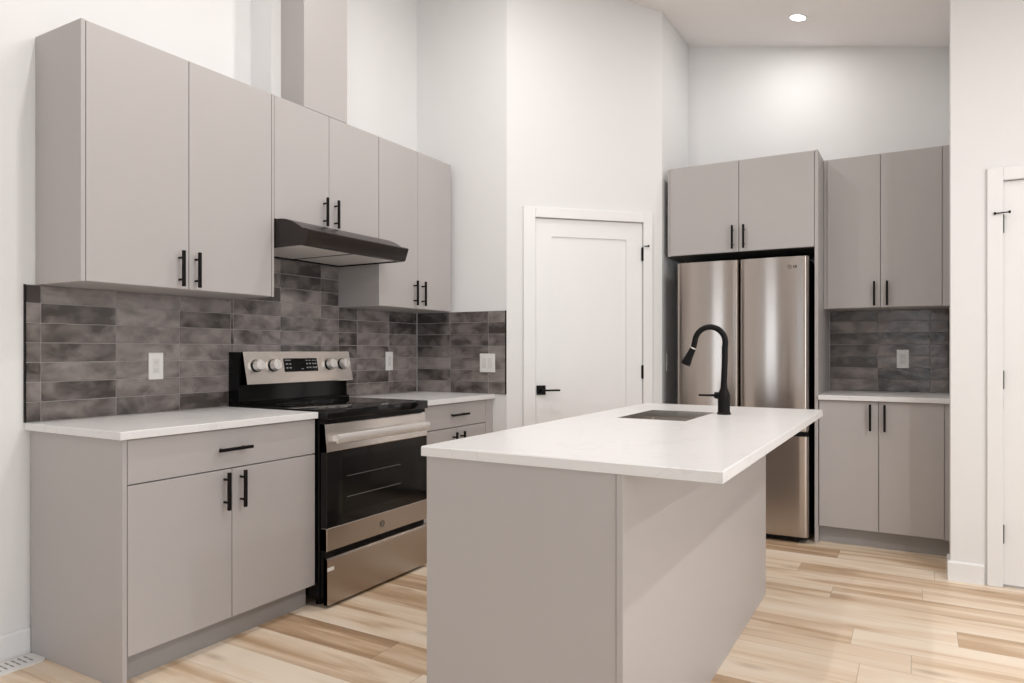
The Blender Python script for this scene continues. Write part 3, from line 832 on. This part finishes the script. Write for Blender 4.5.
d1 = fridge_panel(FX0, mid - .0035, .702, 1.786, 'door')
d2 = fridge_panel(mid + .0035, FX1, .702, 1.786, 'door')
dz = fridge_panel(FX0, FX1, .042, .666, 'freezer_drawer')
obj('handle_recess', B(FX0 + .008, FX1 - .008, FYF + .030, FYF + .070, .667, .701), M['black_plastic'], t)
bm = bmesh.new(); box(bm, FX0 + .004, FX1 - .004, FYF + .012, FYF + .03, .6965, .7015); obj('door_lip', bm, M['chrome'], t)
bm = bmesh.new(); emblem(bm, (2.366, FYF + .0012, 1.722), (1, 0, 0), (0, 0, 1), .011)
for k, (a0, a1) in enumerate(((.020, .026), (.030, .040))):
    box(bm, 2.366 + a0, 2.366 + a1, FYF + .0008, FYF + .0016, 1.714, 1.730)
obj('emblem', bm, M['emblem'], d2)
# tall side panel right of fridge
tag(obj('fridge_side_panel', B(2.499, 2.519, 3.3787, YB - .001, 0, 2.4525, bev=.0008), M['cab']), 'tall narrow grey panel standing between the fridge and the niche cabinets', 'cabinet panel')
# cabinet above the fridge
c = thing('wall_cabinet', 'deep two-door grey cabinet above the refrigerator', 'cabinet', (2.02, 3.7, 1.848))
obj('carcass', B(1.577, 2.498, 3.3787 + TH + .001, YB - .001, 1.849, 2.4525), M['cab_in'], c)  # body darkened to paint in shade around the doors
obj('filler_strip', B(1.557, 1.576, 3.3787 + .014, 3.3787 + .05, 1.849, 2.4525), M['cab'], c)
door_y(c, 3.3787, 1.577, 2.038, 1.849, 2.4525, 2.001, (1.868, 2.022))
door_y(c, 3.3787, 2.038, 2.498, 1.849, 2.4525, 2.073, (1.868, 2.022))
# niche upper
YU = 3.673
c = thing('wall_cabinet', 'tall two-door grey wall cabinet hanging in the niche right of the fridge', 'cabinet', (2.87, 3.84, 1.4736))
obj('carcass', B(2.5205, 3.231, YU + TH + .001, YB - .001, 1.4740, 2.4525), M['cab'], c)
obj('filler_strip', B(2.5205, 2.538, YU + .004, YU + TH, 1.4740, 2.4525), M['cab'], c)
door_y(c, YU, 2.539, 2.851, 1.4740, 2.4525, 2.8165, (1.485, 1.640))
door_y(c, YU, 2.851, 3.186, 1.4740, 2.4525, 2.8885, (1.485, 1.640))
obj('filler_strip', B(3.1875, 3.231, YU + .004, YU + TH, 1.4740, 2.4525), M['cab'], c)
# niche base
YD = 3.388
c = thing('base_cabinet', 'two-door grey base cabinet standing in the niche right of the fridge', 'cabinet', (2.87, 3.7, 0))
obj('carcass', B(2.5205, 3.231, YD + TH + .001, YB - .001, .106, .8940), M['cab'], c)
obj('toe_kick', B(2.5205, 3.231, YD + .065, YB - .05, 0, .105), M['toe'], c)
door_y(c, YD, 2.5225, 2.853, .108, .893, 2.8085, (.716, .876))
door_y(c, YD, 2.853, 3.190, .108, .893, 2.8855, (.716, .876))
obj('filler_strip', B(3.1915, 3.231, YD + .003, YD + TH, .106, .893), M['cab'], c)
tag(obj('countertop', B(2.5198, 3.2315, 3.363, YB - .0005, .8950, .9246, bev=.002), M['quartz']), 'short white quartz countertop in the niche right of the fridge', 'countertop')

# ---------------------------------------------------------------- floor register
t = thing('floor_register', 'white slotted floor register along the left baseboard', 'floor vent', (.08, -.05, 0))
bm = bmesh.new()
rx0, rx1, ry0, ry1 = .024, .137, -.245, .0945
r = .022
pts = []
for cx_, cy_, a0 in ((rx1 - r, ry1 - r, 0), (rx0 + r, ry1 - r, PI / 2), (rx0 + r, ry0 + r, PI), (rx1 - r, ry0 + r, 1.5 * PI)):
    for k in range(6): a = a0 + PI / 2 * k / 5; pts.append((cx_ + r * math.cos(a), cy_ + r * math.sin(a)))
prism(bm, pts, 'z', .0003, .006)
obj('cover', bm, M['plate'], t)
bm = bmesh.new()
for k in range(13):
    yy = ry0 + .035 + k * .022
    for (a, b_) in ((.040, .070), (.077, .107)): box(bm, a, b_, yy, yy + .007, .0058, .0064)
obj('slots', bm, M['slot'], t)
